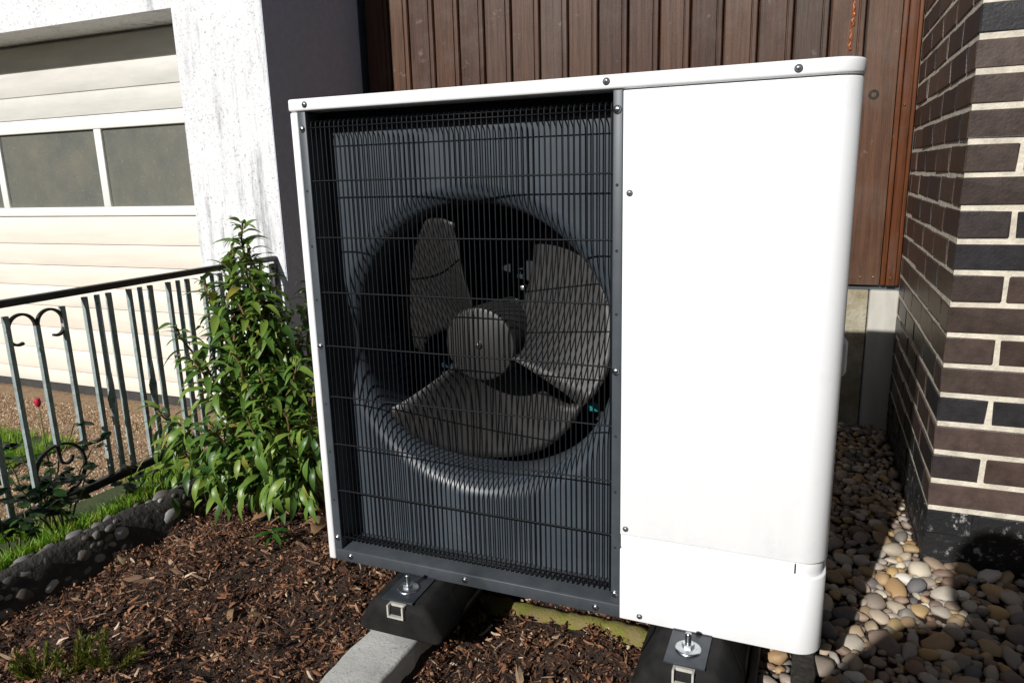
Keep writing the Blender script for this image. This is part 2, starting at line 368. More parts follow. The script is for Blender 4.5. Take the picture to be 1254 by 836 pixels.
for a, b_ in ((-4.824, -4.076), (-4.024, -3.252), (-3.200, -2.601)):
    pn = MB(); pn.box((a, YD + .012, 1.0045), (b_, YD + .026, 1.4115)); pn.build('pane', M['pane'], door)
pn = MB(); pn.box((-2.549, YD + .012, 1.0045), (XJ - .002, YD + .026, 1.4115)); pn.build('pane', M['pane'], door)
sl = MB(); sl.box((-5.2, YD - .012, -.16), (XJ - .001, YD + .05, -.050)); sl.build('sill', M['sill'], hs)

# ------------------------------------------------------------------ plank wall behind the unit
YR = 2.02
pw = thing('plank_wall', 'dark brown vertical plank wall behind the white unit', 'wall', (-.5, YR, .6))
bk = MB(); bk.box((-1.86, YR + .03, .60), (.72, YR + .08, 3.0)); bk.build('backing', M['interior'], pw)
xs = [-1.703, -1.590, -1.449, -1.312, -1.178, -1.039, -.896, -.758, -.615, -.477, -.338, -.204, -.066, .075, .214, .350, .484]
xs = [-1.845] + xs
rnd = random.Random(4)
for i in range(len(xs) - 1):
    a, b_ = xs[i], xs[i + 1]; W_ = b_ - a; j = rnd.uniform(-.002, .002)
    poly = [(a + .002, .03), (a + .002, .012 + j), (a + .009, .001 + j), (b_ - .030, j), (b_ - .027, .006 + j), (b_ - .024, .006 + j), (b_ - .021, .001 + j), (b_ - .007, .001 + j), (b_ - .003, .009 + j), (b_ - .003, .03)]
    o = MB().prism([(x, YR + y) for x, y in poly], .622, 2.98).build('plank', M['plank'], pw)
o = MB().prism([(.488, YR + .03), (.488, YR + .006), (.492, YR), (.610, YR), (.613, YR + .03)], .622, 2.98).build('plank', M['plank'], pw)
for a, b_, y in ((.613, .632, -.006), (.634, .668, -.014), (.669, .684, -.004)):
    MB().box((a, YR + y, .622), (b_, YR + .03, 2.98)).build('trim_strip', M['trim_wood'], pw, bevel=.004)
for x, z, y in ((.536, .655, 0), (.585, .655, 0), (.650, .655, -.014), (.645, 1.345, -.014)):
    MB().lathe([(.001, -.0042), (.0040, -.003), (.0055, 0)], (x, YR + y, z), 10).build('nail', M['brass'], pw, sm=True)
h = hit(1070, 116, 1, YR)
kn = MB().lathe([(.002, .004), (.008, .001), (.012, -.003), (.017, -.002), (.021, 0.0005)], (h.x, YR, h.z), 14); kn.build('knot', M['dark_timber'], pw, sm=True)
h0 = hit(1040, 62, 1, YR); h1 = hit(1047, 0, 1, YR); rs = MB(); 
pts = [h0.lerp(h1, k / 30) + Vector((rnd.uniform(-.005, .005), 0, 0)) for k in range(44)]
rs.tube([(p.x, YR + .0045, p.z) for p in pts], [rnd.uniform(.0042, .0085) for _ in pts], 8); rs.build('resin_streak', M['resin'], pw, sm=True)

pb = thing('concrete_base_wall', 'rough mossy concrete base under the brown plank wall, with a pale post', 'wall', (-.5, YR, 0))
MB().box((-1.86, YR + .012, -.2), (.574, YR + .10, .598)).build('panel', M['rough_concrete'], pb, bevel=.006)
MB().box((.578, YR - .012, -.2), (.690, YR + .10, .600)).build('post', M['pale_concrete'], pb, bevel=.008)
st = MB().box((-1.86, YR + .02, .5985), (.70, YR + .06, .621)); st.build('drip_strip', M['charcoal'], pb)

# ------------------------------------------------------------------ brick pier
PX, PY = .686, .818
CH_, JT = .08333, .0142
pier = thing('brick_pier', 'dark clinker brick pier with cream mortar joints and black painted foot', 'pier', (PX, PY, 0))
NC = 30
MB().box((PX + .0035, PY + .0035, CH_ * 2 - .006), (1.45, 2.05, CH_ * NC)).build('mortar', M['mortar'], pier)
MB().box((PX + .003, PY + .003, -.15), (1.45, 2.05, CH_ * 2 - .0065)).build('painted_foot', M['bitumen'], pier)
bmesh_cache = {}
def brick_mesh(sx, sy, var, mat):
    key = (round(sx, 3), round(sy, 3), var, mat)
    if key in bmesh_cache: return bmesh_cache[key]
    b = bmesh.new(); bmesh.ops.create_cube(b, size=1)
    for vv in b.verts: vv.co = Vector((vv.co.x * sx, vv.co.y * sy, vv.co.z * (CH_ - JT)))
    rr = random.Random(var * 7 + int(sx * 1000))
    bmesh.ops.bevel(b, geom=list(b.edges), offset=.0030, segments=1, affect='EDGES')
    for vv in b.verts: vv.co += Vector((rr.uniform(-1, 1), rr.uniform(-1, 1), rr.uniform(-1, 1))) * .0018
    me = bpy.data.meshes.new('brick'); b.to_mesh(me); b.free(); me.materials.append(M[mat]); bmesh_cache[key] = me
    return me
rb = random.Random(21)
def brick(x0, y0, sx, sy, k):
    mat = 'bitumen' if k < 2 else 'brick'
    o = link('brick', brick_mesh(sx, sy, rb.randint(0, 3), mat), pier)
    o.location = (x0 + sx / 2 + rb.uniform(-.001, .0008), y0 + sy / 2 + rb.uniform(-.001, .0008), CH_ * k + JT / 2 + (CH_ - JT) / 2 + rb.uniform(-.0007, .0007))
    o.rotation_euler = (0, 0, rb.uniform(-.003, .003))
for k in range(NC):
    if k % 2 == 0:
        brick(PX, PY, .240, .115, k); x = PX + .240 + JT; y = PY + .115 + JT
    else:
        brick(PX, PY, .115, .240, k); x = PX + .115 + JT; y = PY + .240 + JT
    while x < 1.43: brick(x, PY, min(.240, 1.4535 - x), .115, k); x += .240 + JT
    while y < 1.99:
        L = min(.240, 2.015 - y)
        if L > .04: brick(PX, y, .115, L, k)
        y += .240 + JT

# ------------------------------------------------------------------ heat pump
ZB, ZT = .17, 1.29
XL, XR = -.757, .405
hp = thing('heat_pump', 'large white outdoor heat pump with a black wire fan grille', 'heat pump', (-.176, .27, ZB))
def rounded(x0, x1, y0, y1, rfr, rfl, n=10):
    p = []
    for k in range(n + 1):
        a = math.pi / 2 * k / n; p.append((x1 - rfr + rfr * math.sin(a), y0 + rfr - rfr * math.cos(a)))
    p += [(x1, y1), (x0, y1)]
    for k in range(5):
        a = math.pi / 2 * k / 4; p.append((x0 + rfl - rfl * math.cos(a), y0 + rfl - rfl * math.sin(a)))
    return p
MB().prism(rounded(XL - .002, XR + .002, -.003, .553, .050, .006), 1.2635, ZT).build('top_cover', M['white'], hp, bevel=.005, seg=3)
MB().prism(rounded(.0015, XR, 0, .55, .048, .002), .3685, 1.2605).build('front_panel', M['white'], hp, bevel=.0025)
MB().prism(rounded(.0015, XR - .006, .006, .546, .044, .002), .337, .3668).build('panel_band', M['white'], hp, bevel=.001)
lowp = MB().prism(rounded(.0015, XR, 0, .55, .048, .002), ZB, .3355).build('lower_panel', M['white'], hp, bevel=.003)
MB().box((.3465, .0015, .345), (.3485, .02, .364)).build('slot', M['interior'], hp)
MB().box((XL, 0, ZB), (XL + .0195, .55, 1.262)).build('left_panel', M['white'], hp, bevel=.004)
hx = hit(1038, 440, 1, .16)
hn = MB().prism([(XR, .13), (XR + .009, .135), (XR + .013, .16), (XR + .009, .20), (XR, .205)], .712, .778); hn.build('side_handle', M['white'], hp, bevel=.003)
# dark frame: flanges, inner walls, sill
fl = XL + .0197
MB().box((fl, .0008, ZB + .032), (-.716, .075, 1.2625)).build('frame_flange', M['charcoal'], hp, bevel=.0015)
MB().box((-.018, .0008, ZB + .032), (.0008, .075, 1.2625)).build('frame_flange', M['charcoal'], hp, bevel=.0015)
bt = MB().prism([(0.0008, ZB), (0.0008, ZB + .029), (.006, ZB + .0315), (.075, ZB + .045), (.075, ZB)], fl, .0008)
bt.v = [(z, x, y) for x, y, z in bt.v]; bt.build('bottom_rail', M['ledge'], hp, bevel=.0012)
MB().box((fl, .055, 1.235), (0, .0745, 1.2625)).build('head_rail', M['interior'], hp)
# shroud with bell mouth
CX, CZ, YP = -.362, .729, .075
sh = MB(); NA = 112
x0, x1, z0, z1 = -.722, .0, ZB + .03, 1.2615
prof = [(.372, YP), (.366, YP + .0006), (.357, YP + .003), (.347, YP + .008), (.339, YP + .0145), (.332, YP + .0225), (.327, YP + .032), (.324, YP + .043), (.323, YP + .06), (.323, YP + .10), (.328, YP + .15)]
angs = sorted(set([2 * math.pi * k / NA for k in range(NA)] + [math.atan2(z - CZ, x - CX) % (2 * math.pi) for x in (x0, x1) for z in (z0, z1)]))
for a in angs:
    c, s = math.cos(a), math.sin(a); tt = 9
    if c > 1e-6: tt = min(tt, (x1 - CX) / c)
    if c < -1e-6: tt = min(tt, (x0 - CX) / c)
    if s > 1e-6: tt = min(tt, (z1 - CZ) / s)
    if s < -1e-6: tt = min(tt, (z0 - CZ) / s)
    tt = max(tt, .3725)
    sh.v.append((CX + c * tt, YP + .0002, CZ + s * tt))
    for r_, y in prof: sh.v.append((CX + c * r_, y, CZ + s * r_))
K = len(prof) + 1; n = len(angs)
for i in range(n):
    for k in range(K - 1):
        a = i * K + k; b_ = ((i + 1) % n) * K + k; sh.f.append((a, a + 1, b_ + 1, b_))
shroud = sh.build('fan_shroud', M['slate'], hp, sm=True)
# inner housing, open to the front
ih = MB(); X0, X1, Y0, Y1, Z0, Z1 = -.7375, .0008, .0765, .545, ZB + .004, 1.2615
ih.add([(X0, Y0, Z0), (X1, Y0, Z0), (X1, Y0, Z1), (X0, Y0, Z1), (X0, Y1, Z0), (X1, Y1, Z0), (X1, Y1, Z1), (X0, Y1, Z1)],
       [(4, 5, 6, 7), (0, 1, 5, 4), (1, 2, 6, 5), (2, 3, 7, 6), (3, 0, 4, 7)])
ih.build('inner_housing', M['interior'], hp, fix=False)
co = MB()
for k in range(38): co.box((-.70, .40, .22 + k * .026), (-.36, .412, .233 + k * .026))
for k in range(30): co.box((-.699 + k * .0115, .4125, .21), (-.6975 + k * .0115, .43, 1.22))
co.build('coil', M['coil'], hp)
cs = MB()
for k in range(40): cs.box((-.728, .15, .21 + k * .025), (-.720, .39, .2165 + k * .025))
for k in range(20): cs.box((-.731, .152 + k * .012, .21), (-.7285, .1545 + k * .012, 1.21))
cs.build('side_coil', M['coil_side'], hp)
# fan
hub = MB().lathe([(.001, .118), (.078, .120), (.086, .123), (.0895, .130), (.0895, .285), (.07, .30)], (CX - .006, 0, CZ), 48).build('fan_hub', M['fan'], hp)
smooth(hub.data); hub.data.set_sharp_from_angle(angle=R(40))
MB().lathe([(.001, .109), (.006, .110), (.0085, .113), (.0085, .121)], (CX - .006, 0, CZ), 12).build('bolt', M['steel'], hub)
for a in (100, 220, 340):
    x = CX - .006 + .068 * math.cos(R(a)); z = CZ + .068 * math.sin(R(a))
    MB().lathe([(.0005, .1225), (.005, .1185), (.005, .1232)], (x, 0, z), 8).build('rivet', M['interior'], hub)
def blade(mid):
    b = MB(); NR, NT = 14, 14
    for i in range(NR + 1):
        u = i / NR; r_ = .080 + .236 * u
        lead = mid + 25 + 27 * u          # deep end (anticlockwise)
        trail = mid - 48 - 4 * u
        for j in range(NT + 1):
            s = j / NT; th = R(trail + (lead - trail) * s)
            rr = r_
            if u > .7: rr -= (u - .7) * .17 * max(0, (s - .70) / .30) ** 1.3 + (u - .7) * .10 * max(0, (.18 - s) / .18) ** 1.5
            off = (s - .5); dep = .192 + .19 * off * (.7 + .5 * u) + .022 * math.sin(math.pi * s) * (1 - .3 * u)
            b.v.append((CX - .006 + rr * math.cos(th), dep, CZ + rr * math.sin(th)))
    for i in range(NR):
        for j in range(NT):
            a = i * (NT + 1) + j; b.f.append((a, a + 1, a + NT + 2, a + NT + 1))
    o = b.build('fan_blade', M['fan'], hp, sm=True, fix=True)
    md = o.modifiers.new('s', 'SOLIDIFY'); md.thickness = .004; md.offset = 0
for mid in (28, 148, 268): blade(mid)
mt = MB().lathe([(.001, .302), (.065, .303), (.068, .31), (.068, .38), (.001, .38)], (CX - .006, 0, CZ), 28).build('motor', M['interior'], hp, sm=True)
br = MB(); br.box((CX - .05, .37, .20), (CX - .025, .39, 1.25)); br.box((CX + .02, .37, .20), (CX + .045, .39, 1.25)); br.build('motor_bracket', M['interior'], hp)
for px, py, s_ in ((728, 497, .013), (641, 575, .010), (684, 492, .009), (598, 563, .007), (641, 352, .008)):
    p = hit(px, py, 1, .33)
    MB().box((p.x - s_, .322, p.z - s_), (p.x + s_, .34, p.z + s_ * .8)).build('pipe_clip', M['teal'] if s_ in (.013, .010) else M['steel'], hp, bevel=.003)
# wire guard: frame rods + each wire
gd = MB(); xa, xb = -.7195, -.0165
for z, y in ((1.2405, .040), (1.2275, .0095), (.2335, .0095), (.2245, .040)): gd.tube([(xa, y, z), (xb, y, z)], .0016, 6)
for x in (xa + .004, xb - .004):
    gd.tube([(x, .0095, 1.2275), (x, .0095, .2335)], .0016, 6); gd.tube([(x, .040, 1.2405), (x, .0095, 1.2275)], .0016, 6); gd.tube([(x, .040, .2245), (x, .0095, .2335)], .0016, 6)
guard = gd.build('wire_guard', M['wire'], hp, sm=True)
vm = None; NW = 57
for i in range(NW):
    x = -.7105 + i * (.6875 / (NW - 1))
    if vm is None:
        vm = MB().tube([(0, .044, 1.2420), (0, .018, 1.2420), (0, .0125, 1.2395), (0, .0110, 1.2330), (0, .0110, .2300), (0, .0125, .2240), (0, .018, .2215), (0, .042, .2215)], .00155, 6).mesh('wire', True)
        vm.materials.append(M['wire'])
    o = link('wire', vm, guard); o.location.x = x + random.uniform(-.0006, .0006)
for z in (1.112, .985, .858, .7295, .604, .4825, .360):
    hw = MB().tube([(-.726, .0062, z - .001), (-.716, .0075, z - .001), (-.704, .0083, z), (-.034, .0083, z), (-.022, .0075, z), (-.0125, .0062, z + .001)], .0019, 6).mesh('cross_wire', True)
    link('cross_wire', hw, guard, M['wire'])
def screw(x, y, z, parent, m, r_=.0062, name='screw'):
    s = MB().lathe([(.0004, -.0032), (r_ * .7, -.0034), (r_, -.0016), (r_ * 1.02, -.0005), (r_ * 1.38, -.0004), (r_ * 1.38, .0008)], (x, y, z), 14)
    o = s.build(name, m, parent, sm=True)
    k = MB(); k.box((x - r_ * .5, y - .0038, z - r_ * .1), (x + r_ * .5, y - .0030, z + r_ * .1)); k.box((x - r_ * .1, y - .00385, z - r_ * .5), (x + r_ * .1, y - .0030, z + r_ * .5))
    k.build('cross_slot', M['interior'], o)
for x, z, d in ((-.7126, 1.2765, 0), (-.0301, 1.2778, 0), (.3016, 1.2755, 0)): screw(x, -.003, z, hp, M['screw_grey'], .0052)
for x, z in ((-.7275, 1.2255), (-.0095, 1.2270), (-.0095, .7235), (-.7290, .7290), (-.7275, .2315), (-.0095, .2255)): screw(x, .0005, z, hp, M['steel'], .0062)
for x, z in ((-.6921, .1855), (-.3713, .1850), (-.0525, .1835)): screw(x, .0005, z, hp, M['steel'], .0056)
for x, z in ((.015, 1.0745), (.0133, .3825), (.0454, .1835)): screw(x, -.0002, z, hp, M['screw_grey'], .0046)
for z in (1.090, .965, .84, .585, .462, .335):
    MB().lathe([(.0003, -.0002), (.0030, -.0004), (.0031, .0006)], (-.0095, .0006, z), 10).build('hole', M['interior'], hp)
    MB().lathe([(.0003, -.0002), (.0030, -.0004), (.0031, .0006)], (-.7275, .0006, z), 10).build('hole', M['interior'], hp)

# ------------------------------------------------------------------ feet and beams
def beam(name, x0, x1, y0, y1, z0, z1, m, label, cat, group=None, bev=.008):
    b = MB(); n = 44
    for k in range(n + 1):
        y = y0 + (y1 - y0) * k / n; j = lambda: random.uniform(-.003, .003)
        b.v += [(x0 + j(), y, z0), (x1 + j(), y, z0), (x1 + j(), y, z1 + j()), (x0 + j(), y, z1 + j())]
    for k in range(n):
        for e in range(4):
            a = k * 4 + e; c = k * 4 + (e + 1) % 4; b.f.append((a, c, c + 4, a + 4))
    b.f += [(3, 2, 1, 0), tuple(n * 4 + e for e in range(4))]
    o = b.build(name, m, bevel=bev); return tag(o, label, cat, group)
beam('concrete_beam', -.575, -.445, -.62, .75, -.16, .080, M['concrete'], 'grey concrete beam in the bark mulch under the fan side of the unit', 'concrete beam')
beam('concrete_beam', .075, .215, -.62, .75, -.16, .080, M['concrete'], 'grey concrete beam under the plain white side of the unit', 'concrete beam')
def foot(xc, label):
    z0, z1 = .0805, ZB - .0005
    t_ = thing('rubber_foot', label, 'rubber foot', (xc, .2, z0), None)
    b = MB(); sec = [(-.107, 0), (-.110, .012), (-.080, .068), (-.062, .0885), (.062, .0885), (.080, .068), (.110, .012), (.107, 0)]
    ys = [(-.116, .90, .80), (-.108, 1.0, .93), (-.098, 1.0, 1.0), (.50, 1.0, 1.0), (.512, .93, .95)]
    for y, sx, sz in ys:
        for x, z in sec: b.v.append((xc + x * sx, y, z0 + z * sz))
    for i in range(len(ys) - 1):
        for k in range(8):
            a = i * 8 + k; c = i * 8 + (k + 1) % 8; b.f.append((a, c, c + 8, a + 8))
    b.f += [tuple(reversed(range(8))), tuple(32 + k for k in range(8))]
    fo = b.build('body', M['rubber'], t_, bevel=.006)
    for yy in (.05, .22, .39):
        for s in (-1, 1):
            rc = MB().add([(xc + s * .104, yy - .05, z0 + .022), (xc + s * .104, yy + .05, z0 + .022), (xc + s * .0815, yy + .04, z0 + .066), (xc + s * .0815, yy - .04, z0 + .066),
                           (xc + s * .110, yy - .056, z0 + .0165), (xc + s * .110, yy + .056, z0 + .0165), (xc + s * .083, yy + .046, z0 + .070), (xc + s * .083, yy - .046, z0 + .070)],
                          [(0, 1, 5, 4), (1, 2, 6, 5), (2, 3, 7, 6), (3, 0, 4, 7)])
            rc.build('rib', M['rubber'], t_)
    MB().box((xc - .021, -.124, z0 + .052), (xc + .021, .3, z0 + .0565)).box((xc - .021, -.124, z0 + .057), (xc - .017, .3, z0 + .083)).box((xc + .017, -.124, z0 + .057), (xc + .021, .3, z0 + .083)).box((xc - .0165, -.112, z0 + .057), (xc + .0165, .3, z0 + .083)).build('channel', M['zinc'], t_)
    pl = MB(); pl.box((xc - .040, -.112, z1 - .001), (xc + .040, -.002, z1 + .003)); pl.box((xc - .040, -.0025, z1 + .0035), (xc + .040, .0, z1 + .004)); plo = pl.build('bracket', M['bracket'], t_, bevel=.0012)
    by = -.060
    MB().lathe([(.001, z1 + .0085), (.023, z1 + .0080), (.0265, z1 + .0060), (.0265, z1 + .0032)], (xc, by, 0), 24, 'z').build('washer', M['steel'], t_, sm=True)
    MB().lathe([(.001, z1 + .0175), (.0115, z1 + .0175), (.0130, z1 + .0162), (.0130, z1 + .0082)], (xc, by, 0), 6, 'z').build('nut', M['steel'], t_)
    th = []
    for k in range(13): th += [(.0060 if k % 2 else .0068, z1 + .0177 + k * .0018)]
    MB().lathe(th + [(.0005, z1 + .0402)], (xc, by, 0), 12, 'z').build('bolt', M['steel'], t_, sm=True)
    return t_
foot(-.490, 'black rubber foot with bolt on the concrete beam under the fan grille')
foot(.158, 'black rubber foot with bolt under the plain white panel beside the pebbles')
eg = MB(); ne = 40
for k in range(ne + 1):
    x = -.436 + .51 * k / ne; j = .010 * nz(x, 0, 22, 3)
    for y, z in ((.185, -.12), (.188, -.018 + j), (.205, .000 + j * 1.3), (.222, .001 + j), (.245, -.006 + j), (.25, -.12)): eg.v.append((x, y + .006 * nz(x, y, 30, 8), z + .004 * nz(x * 40, y * 90, 1, 5)))
for k in range(ne):
    for e in range(5): q_ = k * 6 + e; eg.f.append((q_, q_ + 1, q_ + 7, q_ + 6))
tag(eg.build('edging_stone', M['moss'], sm=True), 'moss-covered yellow-green edging stone across the mulch under the unit', 'edging stone')
beam('wooden_board', .268, .284, -.55, .9, -.1, .045, M['grey_wood'], 'thin grey weathered board standing on edge between mulch and pebbles', 'board', bev=.003)
beam('dark_timber', .356, .402, -.45, .62, -.1, .040, M['dark_timber'], 'dark rotten timber lying between pebbles under the white unit', 'timber', bev=.004)

# ------------------------------------------------------------------ pebbles
def pebble_mesh(seed, sub):
    rr = random.Random(seed); b = bmesh.new(); bmesh.ops.create_icosphere(b, subdivisions=sub, radius=1)
    o = Vector((rr.uniform(-9, 9), rr.uniform(-9, 9), rr.uniform(-9, 9)))
    for vv in b.verts:
        vv.co *= 1 + .38 * noise.noise(vv.co * 1.0 + o) + .17 * noise.noise(vv.co * 2.2 + o)
    me = bpy.data.meshes.new('pebble'); b.to_mesh(me); b.free(); return smooth(me)
PM = [pebble_mesh(i, 3 if False else 2) for i in range(12)]
for me in PM: me.materials.append(M['pebble'])
PL = [([v.co.copy() for v in m_.vertices], [tuple(p.vertices) for p in m_.polygons]) for m_ in [pebble_mesh(40 + i, 1) for i in range(8)]]
rp = random.Random(77)
spots = []; grid = {}
def place(n_try, rmin, rmax, pack, zoff, region):
    for _ in range(n_try):
        x = rp.uniform(region[0], region[1]); y = rp.uniform(region[2], region[3])
        if PX - .012 < x < 1.47 and y > PY - .012: continue
        if .348 < x < .410 and y < .62 or .262 < x < .290 and y < .9: continue
        a = rmin + (rmax - rmin) * rp.random() ** 1.7
        if y > .9: a *= .82
        gx, gy = int(x / .09), int(y / .09); ok = True
        for i in range(gx - 1, gx + 2):
            for j in range(gy - 1, gy + 2):
                for (x2, y2, a2) in grid.get((i, j), ()):
                    if (x - x2) ** 2 + (y - y2) ** 2 < ((a + a2) * pack) ** 2: ok = False; break
                if not ok: break
            if not ok: break
        if not ok: continue
        grid.setdefault((gx, gy), []).append((x, y, a))
        spots.append((x, y, peb_z(x, y) + zoff + rp.uniform(-.004, .008), a))
for reg in ((.285, 1.75, -.25, 2.0), ):
    place(1300, .022, .036, .80, .013, reg); place(7500, .015, .025, .78, .010, reg); place(15000, .010, .017, .78, .008, reg); place(22000, .009, .016, .80, .006, reg)
top_n = len(spots); grid = {}
place(13000, .016, .026, .72, -.010, (.285, 1.75, -.25, 2.0))
def in_view(p):
    d = p - CAM; z = d.dot(fwd); u = d.dot(rg2) / z * 890.31; v = -d.dot(up2) / z * 890.31
    return z, -627 < u < 627 and -418 < v < 430
order = sorted(range(top_n), key=lambda i: (0 if in_view(Vector(spots[i][:3]))[1] and spots[i][0] > .395 else 5) + in_view(Vector(spots[i][:3]))[0] - 8 * spots[i][3])
ind = set(order[:300]); mass = MB()
for i, (x, y, z, a) in enumerate(spots):
    el = rp.uniform(.68, .92); fl_ = rp.uniform(.48, .72); rot = Matrix.Rotation(rp.uniform(0, 6.28), 4, 'Z') @ Matrix.Rotation(rp.gauss(0, .22), 4, 'X') @ Matrix.Rotation(rp.gauss(0, .22), 4, 'Y')
    mtx = Matrix.Translation((x, y, z)) @ rot @ Matrix.Diagonal((a * 1.18, a * el * 1.1, a * fl_, 1))
    if i in ind:
        o = link('pebble', PM[i % 12], peb); o.matrix_local = mtx
    else:
        vv, ff = PL[i % 8]; mass.add([mtx @ c for c in vv], ff)
pm = mass.build('pebbles', M['pebble_i'], peb, sm=True, fix=False); pm['kind'] = 'stuff'

# ------------------------------------------------------------------ bark mulch
rc = random.Random(5)
def chip(L, W_, T, rr):
    n = 4; v = []
    bend = rr.uniform(-.25, .25) * L
    for k in range(n):
        s = k / (n - 1) - .5; ww = W_ * (1 - .75 * abs(2 * s) ** 2.2) * rr.uniform(.7, 1.15) + .0004; zz = bend * (s * s)
        yo = rr.uniform(-.15, .15) * W_
        v += [(s * L, yo - ww / 2, zz), (s * L, yo + ww / 2, zz + rr.uniform(-.2, .2) * W_), (s * L, yo, zz + T)]
    f = []
    for k in range(n - 1):
        a = k * 3
        f += [(a, a + 1, a + 4, a + 3), (a + 1, a + 2, a + 5, a + 4), (a + 2, a, a + 3, a + 5)]
    f += [(0, 2, 1), (n * 3 - 3, n * 3 - 2, n * 3 - 1)]
    return [Vector(c) for c in v], f
CV = [chip(1, rc.uniform(.14, .45), rc.uniform(.05, .16), rc) for _ in range(14)] + [chip(1, rc.uniform(.05, .12), .05, rc) for _ in range(8)]
def crumb(seed):
    b = bmesh.new(); bmesh.ops.create_icosphere(b, subdivisions=1, radius=.5); rr = random.Random(seed)
    for vv in b.verts: vv.co = Vector((vv.co.x * rr.uniform(.6, 1.3), vv.co.y * rr.uniform(.5, 1.1), vv.co.z * rr.uniform(.3, .8)))
    b.verts.ensure_lookup_table(); out = ([v_.co.copy() for v_ in b.verts], [tuple(v_.index for v_ in f.verts) for f in b.faces]); b.free(); return out
CR = [crumb(90 + i) for i in range(7)]
mm = MB()
def scatter(n, x0, x1, y0, y1, smin, smax):
    for _ in range(n):
        x = rc.uniform(x0, x1); y = rc.uniform(y0, y1)
        if -.60 < x < -.425 and y < .76: continue
        if .06 < x < .23 and y < .76: continue
        L = smin + (smax - smin) * rc.random() ** 2.6; cr = rc.random() < .3
        vv, ff = CR[rc.randrange(7)] if cr else CV[rc.randrange(len(CV))]
        if cr: L *= .42
        if nz(x, y, 7, 11) > .18 and rc.random() < .45: continue
        mtx = Matrix.Translation((x, y, mulch_z(x, y) + rc.uniform(-.004, .012))) @ Matrix.Rotation(rc.uniform(0, 6.28), 4, 'Z') @ Matrix.Rotation(rc.gauss(0, .5), 4, 'Y') @ Matrix.Rotation(rc.gauss(0, .6), 4, 'X') @ Matrix.Scale(L, 4)
        mm.add([mtx @ c for c in vv], ff)
scatter(40000, -1.55, -.40, -.75, .75, .006, .034); scatter(16000, -1.50, -.42, -.6, .5, .003, .010)
scatter(13000, -.45, .27, -.40, .50, .006, .032)
scatter(1500, -1.55, -.75, .75, 2.0, .012, .05)
o = mm.build('bark_chips', M['chip_i'], mulch, fix=False); o['kind'] = 'stuff'
for k in range(80):
    x, y = (rc.uniform(-1.45, -.62), rc.uniform(-.6, .35)) if k < 64 else (rc.uniform(-.38, .04), rc.uniform(-.25, .1))
    L = rc.uniform(.025, .062); vv, ff = CV[rc.randrange(len(CV))] if k % 3 else CV[14 + k % 8]
    o = link('bark_chip', MB().add(vv, ff).mesh('bark_chip'), mulch, M['chip'])
    o.matrix_local = Matrix.Translation((x, y, mulch_z(x, y) + .014)) @ Matrix.Rotation(rc.uniform(0, 6.28), 4, 'Z') @ Matrix.Rotation(rc.gauss(0, .25), 4, 'Y') @ Matrix.Rotation(rc.gauss(0, .4), 4, 'X') @ Matrix.Diagonal((L, L * .8, L, 1))

# ------------------------------------------------------------------ leaves
def leaf_mesh(L, W_, droop, fold, seed, wav=.0):
    rr = random.Random(seed); n = 6; v = []; f = []
    for k in range(n + 1):
        s = k / n; ww = W_ * .5 * (math.sin(math.pi * s ** .85) ** .85 if 0 < s < 1 else 0) + .0006
        x = L * s * (1 - .25 * droop * s); z = -droop * L * .55 * s * s + .12 * L * s
        wv = wav * math.sin(s * 9 + seed)
        v += [(x, -ww, z + fold * ww + wv), (x, 0, z), (x, ww, z + fold * ww - wv)]
    for k in range(n):
        a = k * 3; f += [(a, a + 1, a + 4, a + 3), (a + 1, a + 2, a + 5, a + 4)]
    return MB().add(v, f)
class Plant:
    """stems with leaves; the leaves that show largest are parts, the others one mass"""
    def __init__(s, root, lm, m_obj, m_mass, n_obj): s.root = root; s.lm = lm; s.mo = m_obj; s.mm = m_mass; s.n = n_obj; s.L = []
    def leaf(s, p, d, size, roll=0, upv_=Vector((0, 0, 1))):
        x = d.normalized(); y = upv_.cross(x)
        if y.length < .05: y = Vector((1, 0, 0)).cross(x)
        y.normalize(); z = x.cross(y); m_ = Matrix((x, y, z)).transposed().to_4x4()
        s.L.append(Matrix.Translation(p) @ m_ @ Matrix.Rotation(roll, 4, 'X') @ Matrix.Scale(size, 4))
    def finish(s, rr):
        s.L.sort(key=lambda q: (q.translation - CAM).length + rr.uniform(0, .35)); mass = MB()
        ms = [a.mesh('leaf', True, False) for a in s.lm]
        for m_ in ms: m_.materials.append(s.mo)
        for i, q in enumerate(s.L):
            k = rr.randrange(len(s.lm))
            if i < s.n:
                o = link('leaf', ms[k], s.root); o.matrix_basis = q
            else: mass.add([q @ Vector(c) for c in s.lm[k].v], s.lm[k].f)
        if mass.v:
            o = mass.build('leaves', s.mm, s.root, sm=True, fix=False); o['kind'] = 'stuff'
def curve_pts(p0, p1, sag, n, rr, wob=.02):
    p0, p1 = Vector(p0), Vector(p1); out = []
    for k in range(n + 1):
        s = k / n; p = p0.lerp(p1, s); p += Vector((sag[0], sag[1], sag[2])) * math.sin(math.pi * s) + Vector((rr.uniform(-1, 1), rr.uniform(-1, 1), 0)) * wob * (s if s < 1 else .5)
        out.append(p)
    return out
rl = random.Random(9)
base = Vector((-1.30, .46, .05))
shrub = thing('laurel_shrub', 'tall leafy green laurel shrub beside the left end of the white unit', 'shrub', base)
pl = Plant(shrub, [leaf_mesh(1, .23, d, f_, i, w_) for i, (d, f_, w_) in enumerate(((.8, .25, .0), (1.1, .35, .012), (1.4, .3, .0), (.9, .2, .02), (1.2, .45, .0)))], M['leaf'], M['leaf_i'], 300)
